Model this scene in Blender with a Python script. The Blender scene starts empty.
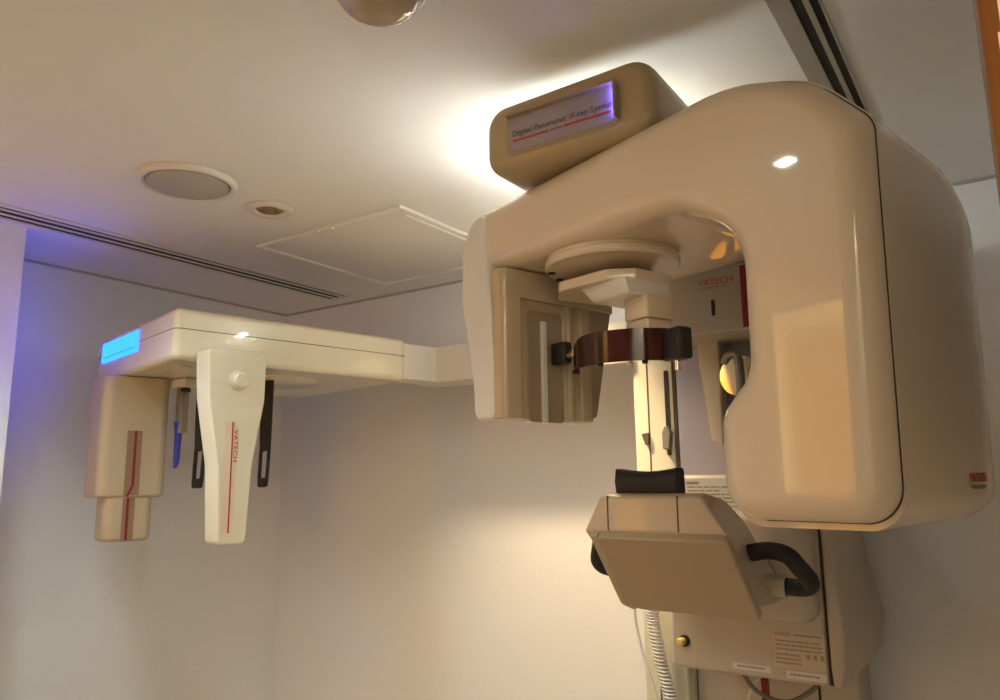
import bpy, bmesh, math
from mathutils import Vector, Matrix
PI = math.pi
scn = bpy.context.scene
COL = scn.collection
CEIL, CAMZ = 2.34, 1.62
XL, XR, YB, YF = -2.59, 0.06, 2.135, -0.80      # room shell

# ------------------------------------------------------------------ materials
def mat(name, col, rough=.5, metal=0., coat=0., spec=.5, emit=None, estr=0., noise=0., nscale=40., bump=0., trans=0.):
    m = bpy.data.materials.new(name); m.use_nodes = True
    nt = m.node_tree; b = nt.nodes['Principled BSDF']
    b.inputs['Base Color'].default_value = (*col, 1)
    b.inputs['Roughness'].default_value = rough
    b.inputs['Metallic'].default_value = metal
    b.inputs['Specular IOR Level'].default_value = spec
    b.inputs['Coat Weight'].default_value = coat
    b.inputs['Coat Roughness'].default_value = .04
    b.inputs['Transmission Weight'].default_value = trans
    if emit:
        b.inputs['Emission Color'].default_value = (*emit, 1)
        b.inputs['Emission Strength'].default_value = estr
    if noise or bump:
        tc = nt.nodes.new('ShaderNodeTexCoord')
        n = nt.nodes.new('ShaderNodeTexNoise'); n.inputs['Scale'].default_value = nscale
        n.inputs['Detail'].default_value = 6
        nt.links.new(tc.outputs['Object'], n.inputs['Vector'])
        if noise:
            r = nt.nodes.new('ShaderNodeMapRange')
            r.inputs['To Min'].default_value = 1 - noise; r.inputs['To Max'].default_value = 1 + noise
            mx = nt.nodes.new('ShaderNodeVectorMath'); mx.operation = 'SCALE'
            mx.inputs[0].default_value = col
            nt.links.new(n.outputs['Fac'], r.inputs['Value'])
            nt.links.new(r.outputs['Result'], mx.inputs['Scale'])
            nt.links.new(mx.outputs['Vector'], b.inputs['Base Color'])
        if bump:
            bp = nt.nodes.new('ShaderNodeBump'); bp.inputs['Strength'].default_value = bump
            bp.inputs['Distance'].default_value = .002
            nt.links.new(n.outputs['Fac'], bp.inputs['Height'])
            nt.links.new(bp.outputs['Normal'], b.inputs['Normal'])
    return m

M = {}
M['wall'] = mat('wall paint', (.78, .775, .77), .85, noise=.025, nscale=60, bump=.25)
M['ceiling'] = mat('ceiling paint', (.80, .79, .775), .9, noise=.02, nscale=20, bump=.1)
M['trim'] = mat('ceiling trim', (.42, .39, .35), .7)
M['floor'] = mat('floor vinyl', (.42, .34, .25), .45, noise=.08, nscale=12)
M['cream'] = mat('cream plastic', (.72, .59, .43), .4, coat=1., noise=.012, nscale=5)
M['ivory'] = mat('ivory plastic', (.80, .74, .57), .25, coat=.6, noise=.012, nscale=5)
M['signshade'] = mat('shaded tan plastic', (.42, .315, .175), .42, coat=.25, noise=.015, nscale=6)  # tan darkened so the colour holds the shade on the sign front
M['chin'] = mat('chin plastic', (.60, .48, .345), .4, coat=.6, noise=.012, nscale=5)
M['headshade'] = mat('shaded head cover', (.40, .355, .285), .5, coat=.05)  # same finish as the carriage, shade mixed into its colour
M['panel'] = mat('panel plastic', (.42, .32, .21), .42, coat=.4, noise=.012)
M['greige'] = mat('greige metal', (.54, .47, .375), .45, coat=.1, noise=.01)
M['tan'] = mat('tan plastic', (.47, .39, .27), .38, coat=.25, noise=.015, nscale=6)
M['white'] = mat('white metal', (.74, .70, .64), .42, coat=.2, noise=.01)
M['railcream'] = mat('cream rail', (.68, .64, .50), .45, noise=.01)
M['inner'] = mat('inner plastic', (.34, .25, .155), .35, coat=.3)
M['lip'] = mat('detector lip', (.52, .40, .265), .25, coat=.5)
M['lav'] = mat('lavender panel', (.32, .31, .38), .3, coat=.3)
M['black'] = mat('black rubber', (.012, .011, .011), .55, bump=.3, nscale=200)
M['gloss'] = mat('black plastic', (.010, .010, .011), .5, spec=.25)
M['dark'] = mat('dark slot', (.02, .016, .012), .8)
M['seam'] = mat('seam line', (.12, .085, .05), .8)
M['gap'] = mat('shadow gap', (.05, .035, .02), .9)
M['red'] = mat('red print', (.42, .03, .03), .5)
M['redstripe'] = mat('red stripe', (.21, .006, .011), .45)
M['signink'] = mat('sign print', (.14, .10, .11), .6)
M['faint'] = mat('faint print', (.36, .29, .21), .7)
M['ink'] = mat('grey print', (.30, .25, .20), .7)
M['label'] = mat('label film', (.72, .69, .63), .5)
M['tanlabel'] = mat('spec label', (.60, .52, .41), .5)
M['brownstrip'] = mat('brown strip', (.26, .17, .10), .4)
M['palestrip'] = mat('pale strip', (.78, .62, .48), .4)
M['chrome'] = mat('chrome', (.80, .76, .68), .08, metal=1)
M['ventgrey'] = mat('grey vent metal', (.36, .33, .27), .6)
M['grey'] = mat('grey metal', (.30, .28, .26), .4, metal=.5)
M['blueplastic'] = mat('blue acrylic', (.04, .06, .42), .2, coat=.5)
M['yellow'] = mat('yellow knob', (.72, .52, .10), .4)
M['wood'] = mat('varnished wood', (.46, .16, .028), .35, coat=.4)
M['cable'] = mat('white cable', (.72, .70, .68), .5)
M['gcable'] = mat('grey cable', (.18, .15, .12), .5)
M['display'] = mat('sign panel', (.34, .29, .32), .25, coat=.6)
M['gold'] = mat('gold reflector', (.65, .47, .18), .25, metal=1)
M['hatchwhite'] = mat('hatch frame', (.88, .86, .83), .6)
M['grille'] = mat('speaker grille', (.42, .39, .36), .7, noise=.25, nscale=900)
M['dome'] = mat('smoked dome', (.40, .31, .22), .12, coat=.8)
M['led'] = mat('blue display', (.01, .05, .2), .3, emit=(.003, .040, 1.25), estr=8.5)
M['ledline'] = mat('blue display line', (.01, .03, .15), .3, emit=(.003, .032, .8), estr=4)
M['bluestrip'] = mat('blue light strip', (.05, .05, .3), .3, emit=(.16, .12, 1.0), estr=26)
M['tube'] = mat('lamp tube', (.8, .8, .7), .3, emit=(.95, 1.0, .98), estr=70)
M['lampglass'] = mat('lamp glass', (.8, .8, .7), .3, emit=(1.0, .84, .58), estr=30)
M['hall'] = mat('hall paint', (.80, .50, .16), .9)

# wood grain along z
def wood_grain(m):
    nt = m.node_tree; b = nt.nodes['Principled BSDF']
    tc = nt.nodes.new('ShaderNodeTexCoord'); mp = nt.nodes.new('ShaderNodeMapping')
    mp.inputs['Scale'].default_value = (60, 60, 3)
    n = nt.nodes.new('ShaderNodeTexNoise'); n.inputs['Scale'].default_value = 1.5; n.inputs['Detail'].default_value = 8
    r = nt.nodes.new('ShaderNodeValToRGB')
    r.color_ramp.elements[0].position = .3; r.color_ramp.elements[0].color = (.15, .045, .006, 1)
    r.color_ramp.elements[1].position = .75; r.color_ramp.elements[1].color = (.25, .085, .012, 1)
    nt.links.new(tc.outputs['Object'], mp.inputs['Vector']); nt.links.new(mp.outputs['Vector'], n.inputs['Vector'])
    nt.links.new(n.outputs['Fac'], r.inputs['Fac']); nt.links.new(r.outputs['Color'], b.inputs['Base Color'])
wood_grain(M['wood'])

def visor_mat():
    m = bpy.data.materials.new('dark red acrylic'); m.use_nodes = True
    nt = m.node_tree; nt.nodes.clear()
    out = nt.nodes.new('ShaderNodeOutputMaterial'); mix = nt.nodes.new('ShaderNodeMixShader')
    tr = nt.nodes.new('ShaderNodeBsdfTransparent'); tr.inputs['Color'].default_value = (.30, .035, .02, 1)
    p = nt.nodes.new('ShaderNodeBsdfPrincipled'); p.inputs['Base Color'].default_value = (.06, .008, .006, 1)
    p.inputs['Roughness'].default_value = .12; p.inputs['Coat Weight'].default_value = .6
    mix.inputs['Fac'].default_value = .62
    nt.links.new(tr.outputs[0], mix.inputs[1]); nt.links.new(p.outputs[0], mix.inputs[2]); nt.links.new(mix.outputs[0], out.inputs['Surface'])
    return m
M['visor'] = visor_mat()

# ------------------------------------------------------------------ object helpers
def wloc(o):
    v = Vector((0, 0, 0))
    while o: v += o.location; o = o.parent
    return v

def obj(name, bm, m, parent=None, smooth=40, origin=None):
    bmesh.ops.recalc_face_normals(bm, faces=bm.faces[:])
    base = wloc(parent) if parent else Vector(origin or (0, 0, 0))
    for v in bm.verts: v.co -= base
    me = bpy.data.meshes.new(name); 
    for f in bm.faces: f.smooth = True
    bm.to_mesh(me); bm.free()
    me.set_sharp_from_angle(angle=math.radians(smooth))
    o = bpy.data.objects.new(name, me); COL.objects.link(o)
    if parent: o.parent = parent
    else: o.location = base
    me.materials.append(M[m] if isinstance(m, str) else m)
    return o

def tag(o, label=None, cat=None, group=None, kind=None):
    if label: o['label'] = label
    if cat: o['category'] = cat
    if group: o['group'] = group
    if kind: o['kind'] = kind
    return o

def thing(name, loc, label, cat, group=None):
    o = bpy.data.objects.new(name, None); COL.objects.link(o); o.location = loc
    o.empty_display_size = .05
    return tag(o, label, cat, group)

# ------------------------------------------------------------------ geometry helpers
def W(a, b, t): return Vector((a, b, t))                    # outline in x,y, swept in z
def XZ(a, b, t): return Vector((a, t, b))                   # outline in x,z, swept in y
def YZ(a, b, t): return Vector((t, a, b))                   # outline in y,z, swept in x

def round_poly(pts, seg=5):
    out = []; n = len(pts)
    for i, p in enumerate(pts):
        r = p[2] if len(p) > 2 else 0
        P = Vector(p[:2]); A = Vector(pts[i - 1][:2]); B = Vector(pts[(i + 1) % n][:2])
        if r <= 0: out.append(P); continue
        u = (A - P); v = (B - P); lu, lv = u.length, v.length; u /= lu; v /= lv
        ang = math.acos(max(-1, min(1, u.dot(v))))
        if ang > PI - .02: out.append(P); continue
        d = min(r / math.tan(ang / 2), lu * .49, lv * .49); r = d * math.tan(ang / 2)
        c = P + (u + v).normalized() * (r / math.sin(ang / 2))
        s = P + u * d - c; e = P + v * d - c
        k = max(2, seg)
        a0 = math.atan2(s.y, s.x); a1 = math.atan2(e.y, e.x)
        da = (a1 - a0 + PI) % (2 * PI) - PI
        for j in range(k + 1):
            a = a0 + da * j / k; out.append(c + Vector((math.cos(a), math.sin(a))) * r)
    return out

def inset_poly(poly, d):
    n = len(poly); area = sum(poly[i].x * poly[(i + 1) % n].y - poly[(i + 1) % n].x * poly[i].y for i in range(n))
    s = 1 if area > 0 else -1; out = []
    for i in range(n):
        e1 = poly[i] - poly[i - 1]; e2 = poly[(i + 1) % n] - poly[i]
        if e1.length < 1e-9: e1 = e2
        if e2.length < 1e-9: e2 = e1
        n1 = Vector((-e1.y, e1.x)).normalized() * s; n2 = Vector((-e2.y, e2.x)).normalized() * s
        m = n1 + n2
        if m.length < 1e-6: m = n1.copy()
        m.normalize(); c = max(.5, m.dot(n1)); out.append(poly[i] + m * (d / c))
    return out

def shell(bm, pts, t0, t1, r0=0, r1=0, F=W, seg=5, cseg=5, cap0=True, cap1=True):
    """rounded outline swept from t0 to t1; r = (in-plane, depth) rounding of each end"""
    if not isinstance(r0, tuple): r0 = (r0, r0)
    if not isinstance(r1, tuple): r1 = (r1, r1)
    rm = max(r0[0], r1[0]) * 1.08 + .0015 if max(r0[0], r1[0]) > 0 else 0   # corners never tighter than the edge rounding
    poly = round_poly([(p[0], p[1], max(p[2], rm)) if len(p) > 2 and p[2] > 0 else p for p in pts], cseg)
    sg = 1 if t1 > t0 else -1
    rings = []
    def ring(d, t): rings.append([bm.verts.new(F(p.x, p.y, t)) for p in inset_poly(poly, d)])
    if r0[0] > 0:
        ring(r0[0] + .0012, t0)
        for k in range(seg + 1):
            th = PI / 2 * k / seg; ring(r0[0] * (1 - math.sin(th)), t0 + sg * r0[1] * (1 - math.cos(th)))
    else: ring(0, t0)
    if r1[0] > 0:
        for k in range(seg + 1):
            th = PI / 2 * (1 - k / seg); ring(r1[0] * (1 - math.sin(th)), t1 - sg * r1[1] * (1 - math.cos(th)))
        ring(r1[0] + .0012, t1)
    else: ring(0, t1)
    n = len(poly)
    for a, b in zip(rings[:-1], rings[1:]):
        for i in range(n):
            j = (i + 1) % n
            try: bm.faces.new((a[i], a[j], b[j], b[i]))
            except ValueError: pass
    if cap0: bm.faces.new(rings[0])
    if cap1: bm.faces.new(list(reversed(rings[-1])))
    return bm

def rect(x0, x1, y0, y1, r=0): return [(x0, y0, r), (x1, y0, r), (x1, y1, r), (x0, y1, r)]

def box(bm, x0, x1, y0, y1, z0, z1, r=0, F=W):
    if r: return shell(bm, rect(x0, x1, y0, y1, r), z0, z1, r * .98, r * .98, F, seg=3, cseg=3)
    return shell(bm, rect(x0, x1, y0, y1), z0, z1, 0, 0, F)

def nb(): return bmesh.new()
def bx(*a, **k): return box(nb(), *a, **k)

def tube(bm, pts, r, seg=12, smooth=0):
    P = [Vector(p) for p in pts]
    if smooth:
        Q = []
        for i in range(len(P) - 1):
            p0, p1, p2, p3 = P[max(i - 1, 0)], P[i], P[i + 1], P[min(i + 2, len(P) - 1)]
            for k in range(smooth):
                t = k / smooth
                Q.append(.5 * ((2 * p1) + (p2 - p0) * t + (2 * p0 - 5 * p1 + 4 * p2 - p3) * t * t + (3 * p1 - p0 - 3 * p2 + p3) * t ** 3))
        Q.append(P[-1]); P = Q
    rings = []; nprev = None
    for i, p in enumerate(P):
        t = (P[min(i + 1, len(P) - 1)] - P[max(i - 1, 0)]).normalized()
        if nprev is None:
            nprev = t.cross(Vector((0, 0, 1)))
            if nprev.length < .05: nprev = t.cross(Vector((0, 1, 0)))
        nprev = (nprev - t * nprev.dot(t)).normalized(); b = t.cross(nprev)
        rr = r[i] if isinstance(r, (list, tuple)) else r
        rings.append([bm.verts.new(p + (nprev * math.cos(2 * PI * k / seg) + b * math.sin(2 * PI * k / seg)) * rr) for k in range(seg)])
    for a, b2 in zip(rings[:-1], rings[1:]):
        for k in range(seg): bm.faces.new((a[k], a[(k + 1) % seg], b2[(k + 1) % seg], b2[k]))
    bm.faces.new(rings[0]); bm.faces.new(list(reversed(rings[-1])))
    return bm

def lathe(bm, prof, c, ax=Vector((0, 0, 1)), seg=48):
    """prof: (radius, height) pairs about axis ax through c"""
    ax = Vector(ax).normalized(); e1 = ax.cross(Vector((0, 1, 0)))
    if e1.length < .05: e1 = ax.cross(Vector((1, 0, 0)))
    e1.normalize(); e2 = ax.cross(e1); c = Vector(c); prev = None
    for r, h in prof:
        if r < 1e-6: cur = [bm.verts.new(c + ax * h)]
        else: cur = [bm.verts.new(c + ax * h + (e1 * math.cos(2 * PI * k / seg) + e2 * math.sin(2 * PI * k / seg)) * r) for k in range(seg)]
        if prev:
            for k in range(seg):
                k2 = (k + 1) % seg
                if len(prev) == 1: bm.faces.new((prev[0], cur[k], cur[k2]))
                elif len(cur) == 1: bm.faces.new((prev[k], prev[k2], cur[0]))
                else: bm.faces.new((prev[k], prev[k2], cur[k2], cur[k]))
        prev = cur
    return bm

def loft(bm, rings, cap=True):
    R = [[bm.verts.new(Vector(p)) for p in r] for r in rings]; n = len(R[0])
    for a, b in zip(R[:-1], R[1:]):
        for i in range(n): bm.faces.new((a[i], a[(i + 1) % n], b[(i + 1) % n], b[i]))
    if cap: bm.faces.new(R[0]); bm.faces.new(list(reversed(R[-1])))
    return bm

def bev(bm, r, seg=3, ang=30):
    bmesh.ops.recalc_face_normals(bm, faces=bm.faces[:])
    es = [e for e in bm.edges if len(e.link_faces) == 2 and e.calc_face_angle() > math.radians(ang)]
    bmesh.ops.bevel(bm, geom=es, offset=r, segments=seg, profile=.5, affect='EDGES', clamp_overlap=True)
    return bm

def strip(bm, p0, ex, ey, x0, x1, y0, y1, t=.0006):
    """thin raised rectangle in the plane p0, ex, ey (ex x ey = outward)"""
    ez = Vector(ex).cross(Vector(ey)).normalized(); p0 = Vector(p0); ex = Vector(ex); ey = Vector(ey)
    F = lambda a, b, c: p0 + ex * a + ey * b + ez * c
    return shell(bm, rect(x0, x1, y0, y1), -t, t, 0, 0, F)

def text(s, size, p0, ex, ey, m, parent, name, width=None, thick=.0004):
    """lettering whose lower left corner is p0, running along ex, up along ey"""
    c = bpy.data.curves.new(name, 'FONT'); c.body = s; c.size = size; c.extrude = thick; c.resolution_u = 3
    to = bpy.data.objects.new('tmp', c); COL.objects.link(to)
    dg = bpy.context.evaluated_depsgraph_get(); dg.update()
    me = bpy.data.meshes.new_from_object(to.evaluated_get(dg))
    bpy.data.objects.remove(to); bpy.data.curves.remove(c)
    bm = nb(); bm.from_mesh(me); bpy.data.meshes.remove(me)
    xs = [v.co.x for v in bm.verts]; k = 1.
    if width: k = width / (max(xs) - min(xs))
    ex = Vector(ex).normalized(); ey = Vector(ey).normalized(); ez = ex.cross(ey); p0 = Vector(p0); x0 = min(xs)
    for v in bm.verts: v.co = p0 + ex * ((v.co.x - x0) * k) + ey * v.co.y + ez * v.co.z
    return obj(name, bm, m, parent)

def text_lines(bm, p0, ex, ey, width, rows, h, gap, seed=1):
    """rows of small unreadable print drawn as broken bars"""
    s = seed
    for r in range(rows):
        x = 0.
        while x < width * .97:
            s = (s * 1103515245 + 12345) % 2147483648; w = width * (.05 + .13 * (s / 2147483648))
            w = min(w, width - x)
            strip(bm, p0, ex, ey, x, x + w, -r * gap - h, -r * gap, .0003); x += w + width * .022
            if s % 11 == 0 and r % 2: break
    return bm

EX, EY, EZ = Vector((1, 0, 0)), Vector((0, 1, 0)), Vector((0, 0, 1))

# ================================================================== THE ROOM
def struct(name, bm, m, **k): return tag(obj(name, bm, m, **k), kind='structure')
YO = -1.55                                                   # corridor end behind the camera
struct('floor', bx(XL - .1, 1.3, YO - .1, YB + .1, -.1, 0), 'floor')
struct('ceiling', bx(XL - .1, 1.3, YO - .1, YB + .1, CEIL, CEIL + .1), 'ceiling')
struct('wall_left', bx(XL - .1, XL, YO - .1, YB + .1, 0, CEIL), 'wall')
struct('wall_back', bx(XL, 1.3, YB, YB + .1, 0, CEIL), 'wall')
struct('trim_1', bx(XL, -2.262, .15, .932, 0, CEIL), 'wall')            # pier beside the left wall
struct('wall_right', bx(XR, XR + .1, .66, YB, 0, CEIL), 'wall')
# front wall, with the opening to the lit corridor that the polished tube head mirrors
OX0, OX1, OZ = -1.95, -1.53, 2.315
bm = nb(); box(bm, XL, OX0, YF - .03, YF, 0, CEIL); box(bm, OX1, 1.3, YF - .03, YF, 0, CEIL); box(bm, OX0, OX1, YF - .03, YF, OZ, CEIL)
struct('wall_front', bm, 'wall')
struct('wall_corridor', bx(XL, 1.3, YO - .1, YO, 0, CEIL), 'hall')
struct('wall_outer', bx(1.2, 1.3, YO, YB, 0, CEIL), 'wall')
struct('wall_right_head', bx(XR, XR + .1, YF, .66, 2.20, CEIL), 'wall')
# cornice: thin shadow trim where the walls meet the ceiling
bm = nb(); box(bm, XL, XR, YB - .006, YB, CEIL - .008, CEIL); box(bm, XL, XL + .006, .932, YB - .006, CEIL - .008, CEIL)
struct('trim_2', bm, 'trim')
# varnished door jamb beside the photographer
dj = struct('door_1', bev(bx(.008, .16, .56, .66, 0, CEIL), .004, 2), 'wood')
bm = nb()
for a, b in (((.0, 1.955), (.004, 1.93)), ((.004, 1.93), (.002, 1.905)), ((.002, 1.905), (.007, 1.888))):
    strip(bm, (.016, .5598, 0), EX, EZ, a[0], a[0] + .003, b[1], a[1], .0004)
obj('paint_chip', bm, 'palestrip', dj)

# ------------------------------------------------------------------ on the ceiling
def vent(x0, x1, y0, y1, slots, label, fm='white', nm='air_vent'):
    t = thing(nm, ((x0 + x1) / 2, (y0 + y1) / 2, CEIL), label, 'air vent', 'slot air vents in the ceiling')
    z0 = CEIL - .0045
    obj('backing', bx(x0 + .004, x1 - .004, y0 + .004, y1 - .004, CEIL - .0018, CEIL - .0005), 'dark', t)
    xs = [x0] + [v for s in slots for v in s] + [x1]
    for i in range(0, len(xs), 2): obj('flange' if i in (0, len(xs) - 2) else 'blade', bx(xs[i], xs[i + 1], y0, y1, z0, CEIL - .0004), fm, t)
    obj('end_cap', bx(x0, x1, y1, y1 + .006, z0, CEIL - .0004), 'white', t)
    return t
vent(-2.228, -2.103, -.5, 2.045, [(-2.214, -2.190), (-2.180, -2.152), (-2.141, -2.124)], 'long slot air vent in the ceiling along the left wall, above the blue display')
vent(-.247, -.176, -.5, 2.02, [(-.216, -.2005), (-.192, -.180)], 'dark double-slot air vent in the ceiling behind the top of the x-ray machine', 'ventgrey')

t = thing('ceiling_speaker', (-1.59, 1.0, CEIL), 'round ceiling speaker with grey grille and white rim, larger than the downlight beside it', 'speaker')
obj('rim', lathe(nb(), [(.114, -.0005), (.114, -.006), (.110, -.012), (.103, -.014), (.0975, -.010), (.097, -.0005)], t.location), 'white', t)
obj('grille', lathe(nb(), [(.0972, -.004), (.092, -.014), (.06, -.024), (0, -.028)], t.location), 'grille', t)

def downlight(loc, label, lit=False):
    t = thing('downlight', loc, label, 'light', 'recessed downlights')
    obj('rim', lathe(nb(), [(.062, -.0005), (.062, -.004), (.057, -.008), (.040, -.008), (.037, -.003), (.037, -.0005)], loc), 'white', t)
    obj('reflector', lathe(nb(), [(.0368, -.002), (.032, -.0055), (.022, -.004), (.018, -.001), (0, -.001)], loc), 'gold', t)
    obj('bulb', lathe(nb(), [(.015, -.0015), (.013, -.0045), (0, -.006)], loc), 'lampglass' if lit else 'grey', t)
    return t
downlight(Vector((-1.587, 1.24, CEIL)), 'small unlit recessed downlight with gold reflector between speaker and hatch')
DL = Vector((-1.10, 1.73, CEIL))
downlight(DL, 'lit recessed downlight hidden behind the beam of the x-ray machine', True)

hx0, hx1, hy0, hy1 = -1.875, -1.285, 1.42, 2.0
t = thing('ceiling_hatch', ((hx0 + hx1) / 2, (hy0 + hy1) / 2, CEIL), 'square white access hatch in the ceiling left of the x-ray machine', 'hatch')
bm = nb()
for a in ((hx0, hx1, hy0, hy0 + .012), (hx0, hx1, hy1 - .012, hy1), (hx0, hx0 + .012, hy0 + .012, hy1 - .012), (hx1 - .012, hx1, hy0 + .012, hy1 - .012)):
    box(bm, *a, CEIL - .008, CEIL - .0004)
obj('frame', bm, 'hatchwhite', t)
obj('panel', bx(hx0 + .018, hx1 - .018, hy0 + .018, hy1 - .018, CEIL - .004, CEIL - .0004), 'ceiling', t)
bm = nb(); box(bm, hx0 + .30, hx0 + .57, hy1 - .020, hy1 - .014, CEIL - .008, CEIL - .003); box(bm, hx1 - .034, hx1 - .028, hy0 + .06, hy0 + .5, CEIL - .008, CEIL - .003)
obj('hinge_strip', bm, 'hatchwhite', t)
for yy in (1.40, 1.455): obj('latch', lathe(nb(), [(.007, 0), (.007, -.005), (.004, -.009), (0, -.009)], (-1.60 if yy < 1.41 else -1.545, hy0 + .006, CEIL - .006), seg=12), 'chrome', t)

t = thing('ceiling_dome', (-.708, .732, CEIL), 'glossy brown dome on the ceiling at the top edge of the picture', 'dome')
prof = [(.068, -.0005), (.068, -.008)] + [(.064 * math.cos(a), -.008 - .044 * math.sin(a)) for a in [k * PI / 2 / 10 for k in range(10)]] + [(0, -.052)]
obj('shade', lathe(nb(), prof, t.location), 'dome', t)
obj('rim', lathe(nb(), [(.0685, -.0004), (.073, -.0004), (.073, -.005), (.0685, -.007)], t.location), 'white', t)

# ================================================================== PANORAMIC X-RAY MACHINE
X = thing('panoramic_xray_machine', (-.55, 2.05, 0), 'large cream panoramic dental x-ray machine with a sign on top, standing against the back wall', 'x-ray machine')

# --- column, rail, mirror plate
col = obj('column', box(nb(), -.751, -.36, 1.99, 2.132, 0, 2.155, .006), 'greige', X)
obj('stripe', bx(-.586, -.567, 1.988, 1.991, .1, 1.9), 'redstripe', col)
obj('edge_seam', bx(-.452, -.447, 1.988, 1.991, .1, 1.9), 'dark', col)
rail = obj('rail', box(nb(), -.872, -.752, 1.935, 2.132, 0, 2.03, .008), 'railcream', X)
obj('groove', bx(-.829, -.826, 1.9335, 1.936, .3, 2.0), 'seam', rail)
obj('slot', shell(nb(), rect(-.778, -.765, 1.735, 1.905, .006), 1.9325, 1.936, 0, 0, XZ), 'dark', rail)
obj('lower_slot', bx(-.778, -.767, 1.9328, 1.936, 1.675, 1.70), 'seam', rail)
obj('slider_knob', shell(nb(), [(-.784, 1.69, .006), (-.766, 1.69, .006), (-.760, 1.735, .006), (-.772, 1.76, .006), (-.785, 1.735, .006)], 1.915, 1.934, .003, 0, XZ), 'grey', rail)
obj('tab', shell(nb(), [(-.848, 1.735), (-.828, 1.737), (-.828, 1.71, .004), (-.836, 1.70, .004)], 1.926, 1.934, 0, 0, XZ), 'seam', rail)
obj('edge_strip', bx(-.752, -.742, 1.925, 2.0, 1.4, 2.03), 'gap', X)
obj('mirror_plate', box(nb(), -.742, -.49, 1.925, 1.955, 1.61, 1.985, .004), 'lav', X)
obj('hanging_panel', bev(loft(nb(), [[(-.662, 1.87, 1.99), (-.600, 1.87, 1.99), (-.600, 1.923, 1.99), (-.662, 1.923, 1.99)],
     [(-.654, 1.87, 1.88), (-.602, 1.87, 1.88), (-.602, 1.923, 1.88), (-.654, 1.923, 1.88)],
     [(-.634, 1.87, 1.705), (-.605, 1.87, 1.695), (-.605, 1.923, 1.695), (-.634, 1.923, 1.705)]]), .006), 'greige', X)
mr = obj('round_mirror', lathe(nb(), [(0, .012), (.03, .009), (.052, .0), (.055, .012), (.05, .02), (0, .02)], (-.553, 1.89, 1.865), (-.05, -1, 0)), 'chrome', X)
obj('mirror_arm', tube(nb(), [(-.592, 1.868, 1.90), (-.578, 1.86, 1.918), (-.556, 1.86, 1.915), (-.552, 1.86, 1.85), (-.558, 1.865, 1.81), (-.585, 1.875, 1.78)], .008, smooth=5), 'grey', X)

# --- upper head with the logo
head = obj('carriage_head', shell(nb(), [(-.695, 1.75, .03), (-.335, 1.75, .02), (-.335, 1.99, .01), (-.695, 1.99, .01)], 1.957, 2.117, .006, .006), 'headshade', X)
obj('stripe', bx(-.501, -.484, 1.7485, 1.7515, 1.962, 2.112), 'redstripe', head)
obj('slot', shell(nb(), rect(-.574, -.566, 1.999, 2.038, .003), 1.7485, 1.7515, 0, 0, XZ), 'dark', head)
text('VATECH', .022, (-.604, 1.7497, 2.076), EX, EZ, 'red', head, 'logo', width=.084)
bm = nb(); text_lines(bm, (-.60, 1.7497, 2.071), EX, EZ, .07, 1, .004, .01); obj('small_print', bm, 'ink', head)
obj('head_cap', shell(nb(), [(-.665, 1.80, .02), (-.36, 1.80, .02), (-.36, 1.99, .01), (-.665, 1.99, .01)], 2.115, 2.16, 0, 0), 'tan', X)
obj('fixed_arm', shell(nb(), [(-.66, 1.16, .02), (-.42, 1.16, .02), (-.40, 2.0, .02), (-.68, 2.0, .02)], 2.158, 2.185, .006, .012), 'tan', X)

# --- sign box with the lit name plate
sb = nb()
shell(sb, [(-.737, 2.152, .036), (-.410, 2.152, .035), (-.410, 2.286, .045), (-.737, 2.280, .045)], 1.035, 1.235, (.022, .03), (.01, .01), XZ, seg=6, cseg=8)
sign = obj('sign_box', sb, 'signshade', X)
SX0, SX1, SZ0, SZ1 = -.679, -.474, 2.181, 2.244
obj('bezel', shell(nb(), [(SX0 - .007, SZ0 - .007, .014), (SX1 + .007, SZ0 - .007, .016), (SX1 + .007, SZ1 + .007, .014), (SX0 - .007, SZ1 + .007, .012)], 1.0335, 1.0365, .0015, 0, XZ), 'inner', sign)
obj('sign_window', shell(nb(), [(SX0, SZ0, .008), (SX1, SZ0, .012), (SX1, SZ1, .008), (SX0, SZ1, .008)], 1.0325, 1.035, 0, 0, XZ), 'display', sign)
SY = 1.0322
text('Digital Panoramic X-ray System', .0155, (SX0 + .008, SY, SZ0 + .027), EX, EZ, 'signink', sign, 'lettering', width=.194)
bm = nb()
for a, b in ((.008, .080), (.111, .197)): strip(bm, (SX0, SY, SZ0 + .017), EX, EZ, a, b, 0, .0035, .0003)
obj('underline', bm, 'red', sign)
text('VATECH', .0062, (SX0 + .0832, SY, SZ0 + .0165), EX, EZ, 'red', sign, 'small_logo', width=.0245)
# hood round the window and the little blue lamp at its right end
bm = nb(); box(bm, SX0 - .002, SX1 + .002, 1.021, 1.035, SZ1, SZ1 + .0045); box(bm, SX1, SX1 + .004, 1.021, 1.035, SZ0 + .004, SZ1 + .004)
obj('window_hood', bev(bm, .001, 2), 'inner', sign)
obj('light_strip', bx(SX1 - .0022, SX1 - .0003, 1.027, 1.032, SZ0 + .012, SZ1 - .004), 'bluestrip', sign)
obj('lamp_baffle', shell(nb(), [(-.86, 1.445, .02), (-.62, 1.445, .02), (-.60, 1.80, .02), (-.74, 1.80, .03)], 2.158, 2.184, .004, .004), 'tan', X)  # unseen plate added to keep the lamp tube's light off the head
obj('lamp_tube', tube(nb(), [(-.84, 1.40, 2.20), (-.60, 1.40, 2.20)], .013), 'tube', X)
obj('lamp_holder', box(nb(), -.60, -.57, 1.38, 1.42, 2.17, 2.218, .004), 'white', X)

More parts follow.
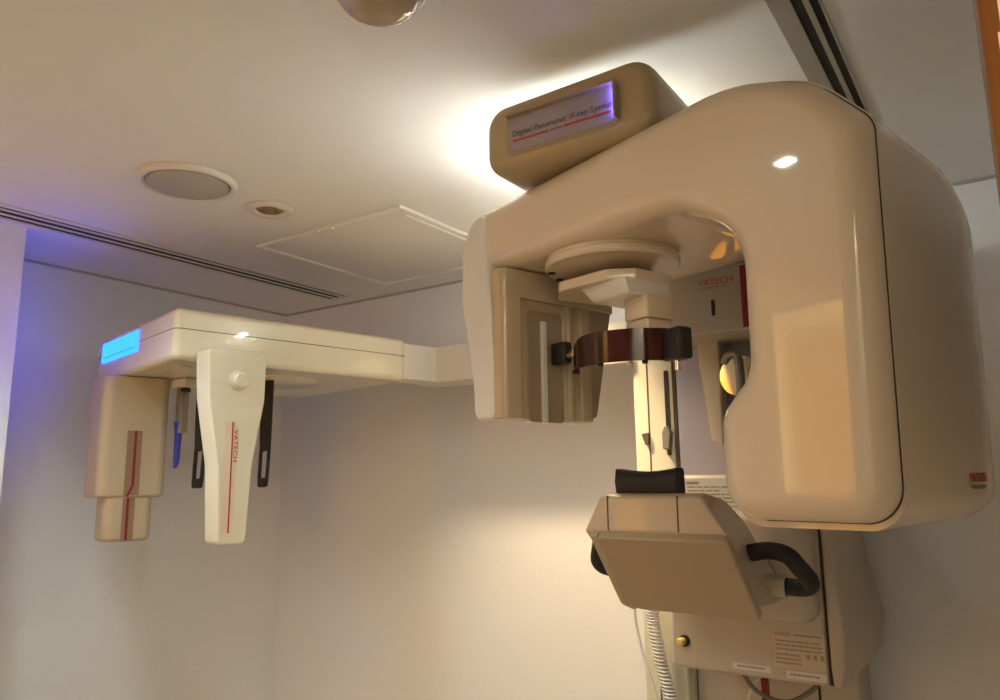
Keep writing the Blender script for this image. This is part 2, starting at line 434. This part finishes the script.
# --- the turning arm: local axes u (to the tube end), z, w (towards the wall)
AC = Vector((-.60, 1.22, 0)); TH = math.radians(15)
AU = Vector((math.cos(TH), -math.sin(TH), 0)); AW = Vector((math.sin(TH), math.cos(TH), 0))
def AF(a, b, t): return AC + AU * a + EZ * b + AW * t
def AH(a, b, t): return AC + AU * a + AW * b + EZ * t               # horizontal section u,w swept in z
ARM = [(.312, 1.562, .050), (.532, 1.562, .045), (.543, 2.05, .045), (.472, 2.132, .13), (.36, 2.172, .25), (.02, 2.150, .3), (-.195, 2.135),
       (-.190, 2.008), (.255, 2.014, .09), (.363, 1.955, .11), (.361, 1.755, .045), (.312, 1.700, .05)]
arm = obj('arm_cover', shell(nb(), ARM, -.145, -.106, (.036, .034), 0, AF, seg=7, cseg=10), 'cream', X)
def ARF(a, b, t):                                                   # the rear cover slopes down towards the wall
    return AF(a, b - .062 * (max(0, t - .03) / .2) ** 2 * min(1, max(0, (b - 1.86) / .2)) * min(1, max(0, (a - .385) / .08)), t)
SEAM = [(.36, 1.561), (.533, 1.561, .045), (.544, 2.051, .045), (.4725, 2.133, .13), (.37, 2.160), (.44, 1.95), (.44, 1.64)]
obj('seam_band', shell(nb(), SEAM, -.1082, -.1060, 0, 0, AF, cseg=10), 'gap', X)
ARM2 = [(.314, 1.553, .045), (.5345, 1.553, .045), (.5455, 2.052, .045), (.474, 2.135, .13), (.36, 2.174, .25), (.02, 2.152, .3), (-.195, 2.137),
        (-.190, 2.008), (.255, 2.014, .09), (.363, 1.955, .11), (.361, 1.755, .055), (.314, 1.700, .055)]
rear = obj('arm_rear_cover', shell(nb(), ARM2, -.1062, .285, 0, (.038, .17), ARF, seg=8, cseg=10), 'cream', X)
text('VATECH', .018, AF(.5376, 1.607, .098), AW - AU * .028, EZ, 'red', rear, 'logo', width=.068)
bm = nb(); strip(bm, AF(.5374, 1.598, .110), (AW - AU * .032).normalized(), EZ, 0, .05, 0, .005, .0004); obj('small_print', bm, 'ink', rear)
# detector end
CAP = [(-.160, 2.128, .02), (-.212, 2.115, .05), (-.238, 2.06, .05), (-.240, 1.96, .08), (-.216, 1.85, .12), (-.204, 1.78, .06), (-.202, 1.724, .022),
       (-.138, 1.724, .01), (-.140, 1.85, .1), (-.156, 1.985, .02)]
obj('detector_cover', shell(nb(), CAP, -.147, .125, (.008, .012), (.012, .03), AF, seg=5, cseg=6), 'white', X)
det = obj('detector_housing', shell(nb(), [(-.150, -.1455, .003), (-.118, -.1435, .026), (-.114, -.100, .004), (-.126, -.096, .003), (-.126, .018, .003), (-.113, .022, .003), (-.113, .034, .003), (-.124, .038, .002), (-.124, .052, .002), (-.112, .056, .003), (-.112, .088, .012), (-.150, .10, .01), (-.162, .095, .01)], 1.726, 1.955, .004, 0, AH, cseg=6), 'lip', X)
obj('housing_top', shell(nb(), [(-.150, -.1455, .003), (-.118, -.1435, .026), (-.104, .09, .012), (-.104, .15, .012), (-.160, .16, .01)], 1.953, 2.006, .002, 0, AH, cseg=6), 'lip', X)
obj('sensor_panel', shell(nb(), rect(-.078, .016, 1.722, 1.935, .012), -.1262, -.1235, 0, .0015, lambda a, b, t: AF(t, b, a)), 'inner', det)
obj('sensor_slit', shell(nb(), rect(-.045, -.033, 1.720, 1.916, .003), -.1245, -.117, 0, .002, lambda a, b, t: AF(t, b, a)), 'label', det)
obj('rear_web', shell(nb(), [(.080, 1.735, .01), (.100, 1.735, .01), (.160, 1.99), (.080, 1.99)], -.165, -.113, 0, .006, lambda a, b, t: AF(t, b, a)), 'inner', X)

# --- rotation ring and temple support hanging below the arm
RC = Vector((-.575, 1.208, 0))
ring = obj('ring', lathe(nb(), [(0, 2.012), (.119, 2.012), (.119, 2.006), (.122, 2.004), (.122, 1.994), (.119, 1.991), (.10, 1.991), (0, 1.960)], RC, seg=64), 'cream', X)
for a in (128, 154, 180, 206):
    a = math.radians(a); c = RC + Vector((math.cos(a), math.sin(a), 0)) * .110
    obj('screw_hole', lathe(nb(), [(.0, 1.992), (.0075, 1.992), (.0075, 1.9895), (0, 1.9895)], c, seg=14), 'dark', ring)
R2 = math.radians(-22)
def RF(a, b, t):
    e1 = Vector((math.cos(R2), math.sin(R2), 0)); e2 = Vector((-math.sin(R2), math.cos(R2), 0))
    return RC + e1 * a + e2 * b + EZ * t
obj('support_plate', shell(nb(), [(-.105, -.045, .01), (-.05, -.085, .02), (.06, -.07, .01), (.092, -.03, .01), (.092, .06, .01), (-.095, .06, .01)], 1.950, 1.968, .003, .001, RF), 'cream', X)
obj('support_block', bev(loft(nb(), [[RF(-.02, -.06, 1.951), RF(.095, -.06, 1.951), RF(.095, .05, 1.951), RF(-.03, .05, 1.951)],
                                     [RF(.0, -.048, 1.922), RF(.092, -.048, 1.922), RF(.092, .04, 1.922), RF(-.005, .04, 1.922)]]), .004, 2), 'white', X)
stem = obj('support_stem', bx(.042, .098, -.015, .05, 1.885, 1.925, .003, F=RF), 'cream', X)
obj('lower_stem', bx(.045, .095, -.012, .047, 1.85, 1.8845, .003, F=RF), 'cream', stem)
# visor: curved band of dark red acrylic, tapering to its left end
VC = Vector((-.556, 1.270, 0)); bm = nb(); rings = []
N = 26
for k in range(N + 1):
    f = k / N; a = math.radians(190 + 148 * f)
    rx, ry = .118, .130
    zt = 1.822 + (1.866 - 1.822) * min(1, math.sin(min(f / .38, 1) * PI / 2)); zb = 1.811
    if f > .9: zb += .012 * (f - .9) / .1
    e = Vector((math.cos(a) * rx, math.sin(a) * ry, 0)); i_ = Vector((math.cos(a) * (rx - .004), math.sin(a) * (ry - .004), 0))
    rings.append([VC + e + EZ * zb, VC + e + EZ * zt, VC + i_ + EZ * zt, VC + i_ + EZ * zb])
loft(bm, rings)
visor = obj('visor', bm, 'visor', X)
for a in (215, 262, 300):
    a = math.radians(a); c = VC + Vector((math.cos(a) * .116, math.sin(a) * .128, 0))
    obj('visor_screw', lathe(nb(), [(0, 1.812), (.005, 1.812), (.005, 1.806), (0, 1.805)], c, seg=10), 'gloss', visor)
for x, y, z, rz, nm in ((-.702, 1.235, 1.852, -.35, 0), (-.452, 1.185, 1.838, -.5, 1)):
    def PF(a, b, t, x=x, y=y, rz=rz): return Vector((x + a * math.cos(rz) - b * math.sin(rz), y + a * math.sin(rz) + b * math.cos(rz), t))
    if nm == 0:
        p = obj('temple_pad', box(nb(), -.018, .022, -.012, .012, z - .020, z + .022, .005, PF), 'black', X)
        obj('pad_clip', tube(nb(), [PF(.02, 0, z - .006), PF(.036, -.004, z - .004), PF(.045, -.002, z + .0)], .006, 8), 'chrome', p)
    else:
        p = obj('temple_pad', box(nb(), -.024, .026, -.016, .016, z - .028, z + .026, .006, PF), 'black', X)
        obj('pad_clip', lathe(nb(), [(0, 0), (.006, 0), (.006, .03), (0, .03)], PF(.0, .0, z - .045), seg=10), 'chrome', p)

# --- lower carriage
car = obj('carriage', shell(nb(), [(-.722, 1.180, .012), (-.373, 1.180, .006), (-.373, 1.622, .012), (-.712, 1.622, .012)], 1.75, 1.99, (.010, .02), 0, XZ), 'greige', X)
obj('seam', bx(-.3735, -.3695, 1.756, 1.99, 1.184, 1.60), 'gap', X)
def crow(z, xf, yr, xr, yf=1.752): return [(-.3695, yf, z), (xf, yf + .004, z), (xr, yr, z), (xr, 2.1, z), (-.3695, 2.1, z)]
obj('carriage_side', bev(loft(nb(), [crow(1.180, -.352, 1.90, -.345, 1.76), crow(1.215, -.342, 1.96, -.318), crow(1.29, -.338, 1.95, -.310),
     crow(1.38, -.345, 1.97, -.332), crow(1.52, -.350, 1.98, -.345), crow(1.60, -.352, 1.98, -.348)]), .006, 3), 'greige', X)
obj('carriage_boss', shell(nb(), [(-.70, 1.308, .05), (-.38, 1.308, .04), (-.38, 1.54, .03), (-.70, 1.54, .03)], 1.700, 1.752, (.022, .03), 0, XZ, seg=5, cseg=7), 'greige', X)
obj('stripe', bx(-.494, -.476, 1.7485, 1.7515, 1.487, 1.60), 'redstripe', car)
lab = obj('notice_label', bx(-.668, -.50, 1.7488, 1.7512, 1.535, 1.614), 'label', car)
lab['label'] = 'white printed notice label at the top of the carriage'
bm = nb(); strip(bm, (-.66, 1.7485, 1.606), EX, EZ, 0, .03, -.006, 0, .0003); text_lines(bm, (-.658, 1.7485, 1.595), EX, EZ, .15, 5, .003, .0085, 7); obj('print', bm, 'ink', lab)
bm = nb(); strip(bm, (-.66, 1.7485, 1.548), EX, EZ, 0, .16, 0, .002, .0003); obj('rule', bm, 'ink', lab)
lab = obj('rating_label', bx(-.484, -.378, 1.7488, 1.7512, 1.212, 1.288), 'tanlabel', car)
text('VATECH', .0115, (-.481, 1.7486, 1.2765), EX, EZ, 'red', lab, 'logo', width=.034)
bm = nb(); strip(bm, (-.440, 1.7486, 1.278), EX, EZ, 0, .058, 0, .004, .0003)
text_lines(bm, (-.479, 1.7486, 1.268), EX, EZ, .095, 3, .0035, .0085, 3); text_lines(bm, (-.479, 1.7486, 1.240), EX, EZ, .052, 3, .0035, .0085, 5)
for i in range(3): strip(bm, (-.416 + i * .014, 1.7486, 1.233), EX, EZ, 0, .007, 0, .010, .0003)
obj('print', bm, 'faint', lab)
lab = obj('small_label', bx(-.575, -.492, 1.7488, 1.7512, 1.196, 1.209), 'label', car); bm = nb(); text_lines(bm, (-.565, 1.7486, 1.205), EX, EZ, .06, 1, .004, .01, 9); obj('print', bm, 'faint', lab)
lab = obj('small_label', bx(-.460, -.378, 1.7488, 1.7512, 1.190, 1.207), 'label', car); bm = nb(); text_lines(bm, (-.452, 1.7486, 1.201), EX, EZ, .06, 1, .004, .01, 4); obj('print', bm, 'faint', lab)
kn = obj('key_switch', lathe(nb(), [(.013, -.001), (.013, .003), (.009, .004), (0, .004)], (-.685, 1.749, 1.243), (0, -1, 0), 20), 'dark', car)
obj('key', lathe(nb(), [(.009, 0), (.009, .012), (.006, .015), (0, .015)], (-.688, 1.746, 1.242), (-.2, -1, 0), 16), 'yellow', kn)
obj('connector', box(nb(), -.49, -.455, 1.86, 1.90, 1.160, 1.182, .003), 'black', X)

# --- chin rest with its cushion, face panel and two handles
def sec(y, zt, xa, xb, zb, xc, xd): return [(xc, y, zb), (xd, y, zb), (xb, y, zt), (xa, y, zt)]
chin = obj('chin_rest', bev(loft(nb(), [sec(1.300, 1.583, -.660, -.468, 1.520, -.700, -.421), sec(1.318, 1.589, -.664, -.470, 1.500, -.694, -.422),
      sec(1.345, 1.589, -.664, -.470, 1.472, -.676, -.422), sec(1.44, 1.574, -.662, -.468, 1.380, -.666, -.418), sec(1.55, 1.530, -.66, -.468, 1.372, -.664, -.42),
      sec(1.64, 1.475, -.66, -.468, 1.372, -.664, -.42), sec(1.745, 1.42, -.66, -.47, 1.372, -.664, -.43)]), .006, 3, 25), 'chin', X)
obj('top_seam', bx(-.648, -.6455, 1.2992, 1.303, 1.522, 1.585), 'seam', chin)
obj('top_seam', bx(-.511, -.5085, 1.2992, 1.303, 1.522, 1.585), 'seam', chin)
# face panel: sloping plate hung under the front band
FP = Vector((-.555, 1.298, 1.519)); FD = Vector((0, .150, -.160)).normalized(); FNn = EX.cross(-FD)
def FPF(a, b, t): return FP + EX * a + FD * b + FNn * (t + .002)
plate = obj('face_panel', shell(nb(), [(-.112, .002, .006), (.134, .002, .01), (.142, .207, .008), (-.118, .203, .03)], -.004, .012, 0, (.004, .004), FPF), 'panel', X)
obj('panel_edge', shell(nb(), [(-.130, .004, .004), (-.114, .004), (-.120, .196), (-.098, .206), (-.110, .216, .012), (-.134, .20, .015)], -.012, .006, 0, (.003, .003), FPF), 'tan', plate)
# concave rubber cushion
bm = nb(); rows = []
for k in range(13):
    f = k / 12; x = -.640 + .121 * f; s = 1 - (abs(2 * f - 1)) ** 8 * .25
    dip = .006 * math.cos((2 * f - 1) * PI / 2); zt = 1.635 - dip
    rows.append([(x, 1.325 + .004 * (1 - s), 1.587), (x, 1.318 + .01 * (1 - s), 1.61), (x, 1.324 + .006 * (1 - s), zt - .003), (x, 1.330, zt), (x, 1.36, zt), (x, 1.366, zt - .006), (x, 1.368, 1.587)])
loft(bm, rows); obj('chin_cushion', bm, 'black', X, 50)
for s in (1, -1):
    cx = -.562 if s > 0 else -.582; dz = 0 if s > 0 else .014
    def H(x, y, z): return (cx + s * (x + .562), y, z + dz)
    pts = [H(-.448, 1.50, 1.472), H(-.41, 1.50, 1.478), H(-.378, 1.505, 1.470), H(-.363, 1.52, 1.448), H(-.350, 1.54, 1.424), H(-.354, 1.555, 1.410), H(-.372, 1.56, 1.405), H(-.400, 1.56, 1.406)]
    h = obj('handle', tube(nb(), pts, .0165, 16, smooth=5), 'black', X)
    obj('handle_mount', tube(nb(), [H(-.49, 1.56, 1.408), H(-.398, 1.56, 1.406)], .021, 16), 'greige', h)

# ================================================================== CEPHALOMETRIC ARM
C0 = Vector((-1.586, 1.80, 0)); BT = math.radians(12)
CN = Vector((math.cos(BT), -math.sin(BT), 0)); CD = Vector((math.sin(BT), math.cos(BT), 0))
def CF(a, b, t): return C0 + CN * a + CD * b + EZ * t              # plan a,b swept in z
def CV(a, z, t): return C0 + CN * a + CD * t + EZ * z              # front elevation swept in depth
K = thing('cephalometric_arm', (-1.95, 1.6, 1.93), 'ivory x-ray arm with a lit blue display, hung on the left by a bar', 'x-ray arm')
BOX = [(-.655, -.735, .03), (0, -.735, .018), (0, 0, .03), (-.655, 0, .03)]
up = obj('upper_housing', shell(nb(), BOX, 2.0105, 2.064, 0, (.016, .016), CF, seg=5, cseg=6), 'ivory', K)
obj('housing_seam', shell(nb(), [(p[0] * .996 - .001, p[1] * .997 - .001, .02) for p in BOX], 2.008, 2.011, 0, 0, CF), 'gap', K)
lo = obj('lower_housing', shell(nb(), BOX, 1.930, 2.0085, (.016, .018), 0, CF, seg=5, cseg=6), 'ivory', K)
disp = obj('display', shell(nb(), rect(-.592, -.270, 1.984, 2.046, .006), -.7375, -.733, .001, 0, CV), 'led', K)
disp['label'] = 'glowing blue display'
obj('text_line', bx(-.565, -.300, 1.998, 2.0, -.7385, -.737, F=CV), 'ledline', disp)
obj('link_block', shell(nb(), rect(-.09, -.004, -.02, .119), 1.936, 2.052, .003, .003, CF), 'white', K)
obj('support_bar', box(nb(), -1.66, -.8725, 1.916, 2.03, 1.934, 2.054, .003), 'white', K)
obj('turning_disc', lathe(nb(), [(0, 1.931), (.16, 1.931), (.16, 1.926), (.157, 1.9245), (0, 1.9245)], C0 + CN * -.29 + CD * -.33, seg=64), 'ivory', K)
# tapered collimator plate
CB = BT + math.radians(-6)
P0 = C0 + CN * .052 + CD * -.588
PN = Vector((math.cos(CB), -math.sin(CB), 0)); PD = Vector((math.sin(CB), math.cos(CB), 0))
def PFc(a, z, t): return P0 + PD * a + EZ * z + PN * t
PL = [(-.084, 1.955, .010), (.086, 1.965, .010), (.084, 1.83, .10), (.054, 1.66, .3), (.044, 1.464, .014), (-.034, 1.464, .014), (-.044, 1.66, .3), (-.076, 1.83, .10)]
coll = obj('collimator', shell(nb(), PL, -.06, 0, 0, (.005, .006), PFc, seg=4, cseg=6), 'ivory', K)
obj('collimator_knob', lathe(nb(), [(.026, -.001), (.026, .004), (.021, .008), (.021, .016), (.018, .020), (.012, .021), (0, .0205)], PFc(.004, 1.880, 0), PN, 32), 'ivory', coll)
obj('scale_strip', bx(-.028, .006, 1.492, 1.770, -.0005, .0006, F=PFc), 'palestrip', coll)
obj('red_line', bx(-.0085, -.0045, 1.492, 1.772, -.0005, .0011, F=PFc), 'red', coll)
text('VATECH', .016, PFc(-.002, 1.752, .001), -EZ, PD, 'red', coll, 'logo', width=.082)
# detector head
dt = obj('detector_head', shell(nb(), [(-.578, -.775, .05), (-.408, -.775, .03), (-.388, -.590, .03), (-.568, -.590, .03)], 1.578, 1.928, (.012, .012), 0, CF, seg=4, cseg=7), 'tan', K)
dl = obj('detector_foot', shell(nb(), [(-.524, -.750, .04), (-.412, -.750, .03), (-.400, -.618, .03), (-.514, -.618, .03)], 1.455, 1.580, (.014, .012), 0, CF, seg=4, cseg=7), 'tan', K)
def DF(b, z, t): return C0 + CN * -.398 + CD * -.6825 + (CN * .02 + CD * .185).normalized() * (b + .6825) + EZ * z + (CN * .185 - CD * .02).normalized() * t    # its right face
def DG(b, z, t): return C0 + CN * -.406 + CD * -.684 + (CN * .012 + CD * .132).normalized() * (b + .684) + EZ * z + (CN * .132 - CD * .012).normalized() * t
obj('scale_strip', bx(-.706, -.666, 1.585, 1.770, -.002, .0008, F=DF), 'brownstrip', dt)
rl = obj('red_line', bx(-.687, -.680, 1.612, 1.770, -.001, .0013, F=DF), 'redstripe', dt)
obj('red_line_bend', loft(nb(), [[DF(-.687, 1.613, -.001), DF(-.680, 1.613, -.001), DF(-.680, 1.613, .0013), DF(-.687, 1.613, .0013)], [DF(-.700, 1.582, -.001), DF(-.693, 1.582, -.001), DF(-.693, 1.582, .0013), DF(-.700, 1.582, .0013)]]), 'redstripe', rl)
obj('scale_strip', bx(-.704, -.672, 1.458, 1.577, -.002, .0008, F=DG), 'brownstrip', dl)
obj('red_line', bx(-.694, -.687, 1.458, 1.577, -.001, .0013, F=DG), 'redstripe', dl)
obj('clip', bx(-.528, -.521, 1.488, 1.53, -.71, -.69, F=CV), 'chrome', dl)
# ear rods
def rod(px, py, dx, dy, ztop, zbot):
    u = Vector((dx, dy, 0)).normalized(); v = Vector((-u.y, u.x, 0))
    def G(a, z, t): return Vector((px, py, 0)) + u * a + EZ * z + v * t
    bm = nb(); zm = zbot + .11
    shell(bm, [(-.019, ztop), (.019, ztop), (.016, zm), (-.014, zm - .005)], -.008, .008, .002, .002, G)
    loft(bm, [[G(-.0145, zm, -.007), G(-.0085, zm, -.007), G(-.0085, zm, .007), G(-.0145, zm, .007)], [G(-.017, zbot + .015, -.007), G(-.011, zbot + .015, -.007), G(-.011, zbot + .015, .007), G(-.017, zbot + .015, .007)]])
    loft(bm, [[G(.010, zm, -.007), G(.016, zm, -.007), G(.016, zm, .007), G(.010, zm, .007)], [G(.006, zbot + .015, -.007), G(.012, zbot + .015, -.007), G(.012, zbot + .015, .007), G(.006, zbot + .015, .007)]])
    shell(bm, [(-.017, zbot, .008), (.011, zbot, .008), (.012, zbot + .028, .003), (-.017, zbot + .028, .003)], -.0075, .0075, .002, .002, G)
    return obj('ear_rod', bm, 'gloss', K)
rod(-1.876, 1.483, .86, .5, 1.930, 1.602)
rod(-1.975, 1.330, .86, .5, 1.930, 1.602)
# nasion support with its blue acrylic pointer
NX, NY = -2.075, 1.325
ns = obj('nasion_mount', bev(bx(NX - .035, NX + .045, NY - .02, NY + .03, 1.902, 1.929), .004, 2), 'white', K)
obj('mount_pin', lathe(nb(), [(.014, 1.90), (.014, 1.889), (0, 1.888)], (NX + .02, NY, 0), seg=16), 'gloss', ns)
nb1 = obj('nasion_bar', bev(bx(NX - .012, NX + .022, NY - .010, NY + .012, 1.765, 1.905), .003, 2), 'grey', K)
bm = nb()
loft(bm, [[(NX - .016, NY - .012, 1.80), (NX + .010, NY - .012, 1.80), (NX + .010, NY + .008, 1.80), (NX - .016, NY + .008, 1.80)],
          [(NX - .012, NY - .010, 1.77), (NX + .006, NY - .010, 1.77), (NX + .006, NY + .006, 1.77), (NX - .012, NY + .006, 1.77)],
          [(NX - .010, NY - .010, 1.685), (NX + .004, NY - .010, 1.680), (NX + .004, NY + .004, 1.680), (NX - .010, NY + .004, 1.685)],
          [(NX + .012, NY - .024, 1.660), (NX + .022, NY - .024, 1.668), (NX + .022, NY - .012, 1.668), (NX + .012, NY - .012, 1.660)]])
obj('nasion_pointer', bev(bm, .002, 2), 'blueplastic', nb1)

# ================================================================== CABLES
def coil(pts, R, turns, r):
    P = [Vector(p) for p in pts]; out = []; n = turns * 12
    for k in range(n + 1):
        f = k / n * (len(P) - 1); i = min(int(f), len(P) - 2); g = f - i
        c = P[i].lerp(P[i + 1], g); a = 2 * PI * turns * k / n
        out.append(c + Vector((math.cos(a) * R, math.sin(a) * R, 0)))
    return tube(nb(), out, r, 6)
cc = thing('coiled_cord', (-.83, 1.88, 1.0), 'white coiled cord hanging below the chin rest beside the rail', 'cord')
obj('coil', coil([(-.830, 1.89, 1.33), (-.822, 1.89, 1.25), (-.805, 1.89, 1.15), (-.780, 1.89, 1.05), (-.765, 1.89, .95)], .014, 46, .0034), 'cable', cc)
obj('lead', tube(nb(), [(-.845, 1.89, 1.36), (-.872, 1.89, 1.28), (-.862, 1.89, 1.20), (-.832, 1.89, 1.10), (-.80, 1.89, .98)], .004, 8, smooth=5), 'cable', cc)
o = tag(obj('white_cable', tube(nb(), [(-.545, 1.90, 1.162), (-.565, 1.90, 1.145), (-.59, 1.90, 1.10), (-.605, 1.90, 1.03), (-.60, 1.90, .85)], .0045, 8, smooth=6), 'cable', origin=(-.55, 1.9, .85)),
        'thin white cable hanging straight down below the carriage in front of the red stripe', 'cable')
o = tag(obj('grey_cable', tube(nb(), [(-.60, 1.88, 1.164), (-.565, 1.88, 1.12), (-.50, 1.88, 1.105), (-.445, 1.88, 1.135), (-.42, 1.88, 1.164)], .0055, 8, smooth=6), 'gcable', origin=(-.5, 1.88, 1.1)),
        'dark grey cable sagging in a loop below the carriage', 'cable')

# ================================================================== LIGHT
def area(name, loc, target, sx, sy, power, col):
    l = bpy.data.lights.new(name, 'AREA'); l.shape = 'RECTANGLE'; l.size = sx; l.size_y = sy; l.energy = power; l.color = col
    o = bpy.data.objects.new(name, l); COL.objects.link(o); o.location = loc
    o.rotation_euler = (Vector(target) - Vector(loc)).to_track_quat('-Z', 'Y').to_euler(); return o
def spot(name, loc, target, power, col, ang, blend, r=.03):
    l = bpy.data.lights.new(name, 'SPOT'); l.energy = power; l.color = col; l.spot_size = math.radians(ang); l.spot_blend = blend; l.shadow_soft_size = r
    o = bpy.data.objects.new(name, l); COL.objects.link(o); o.location = loc
    o.rotation_euler = (Vector(target) - Vector(loc)).to_track_quat('-Z', 'Y').to_euler(); return o
spot('downlight_beam', DL - EZ * .012, (-1.12, 1.84, 0), 50, (1, .76, .44), 92, .9)
spot('room_fill', (-1.6, .55, 2.325), (-1.65, .6, 0), 22, (.72, .93, 1), 140, .6, .12)  # added fill without a fixture, lifts the left side and ceiling
area('front_downlight', (-.72, .40, 2.325), (-.72, .40, 0), .040, .026, .5, (.95, 1, .93))
area('hall_fill', (.7, -.45, 2.325), (.7, -.45, 0), .9, .9, 12.5, (.95, .83, .57))  # warm fill added for ambient and the machine's right side
area('corridor_lamp', (-.95, -1.15, 1.75), (-1.75, -1.55, 1.85), .3, .5, 36, (1, .71, .29))

w = bpy.data.worlds.new('World'); scn.world = w; w.use_nodes = True
w.node_tree.nodes['Background'].inputs['Color'].default_value = (.9, .85, .8, 1)
w.node_tree.nodes['Background'].inputs['Strength'].default_value = .03

# ================================================================== CAMERA
cam = bpy.data.cameras.new('Camera'); cam.lens = 27; cam.sensor_width = 36; cam.clip_start = .02
co = bpy.data.objects.new('Camera', cam); COL.objects.link(co); scn.camera = co
yaw, pit, rol = math.radians(34.3), math.radians(9.7), math.radians(.73)
f = Vector((-math.sin(yaw) * math.cos(pit), math.cos(yaw) * math.cos(pit), math.sin(pit)))
r0 = Vector((math.cos(yaw), math.sin(yaw), 0)); u0 = r0.cross(f)
R = r0 * math.cos(rol) - u0 * math.sin(rol); U = u0 * math.cos(rol) + r0 * math.sin(rol)
co.matrix_world = Matrix(((R.x, U.x, -f.x, 0), (R.y, U.y, -f.y, 0), (R.z, U.z, -f.z, CAMZ), (0, 0, 0, 1)))

vs = scn.view_settings
scn.display_settings.display_device = 'sRGB'
vs.view_transform = 'Standard'; vs.look = 'None'; vs.gamma = 1; vs.use_curve_mapping = False; vs.exposure = .9
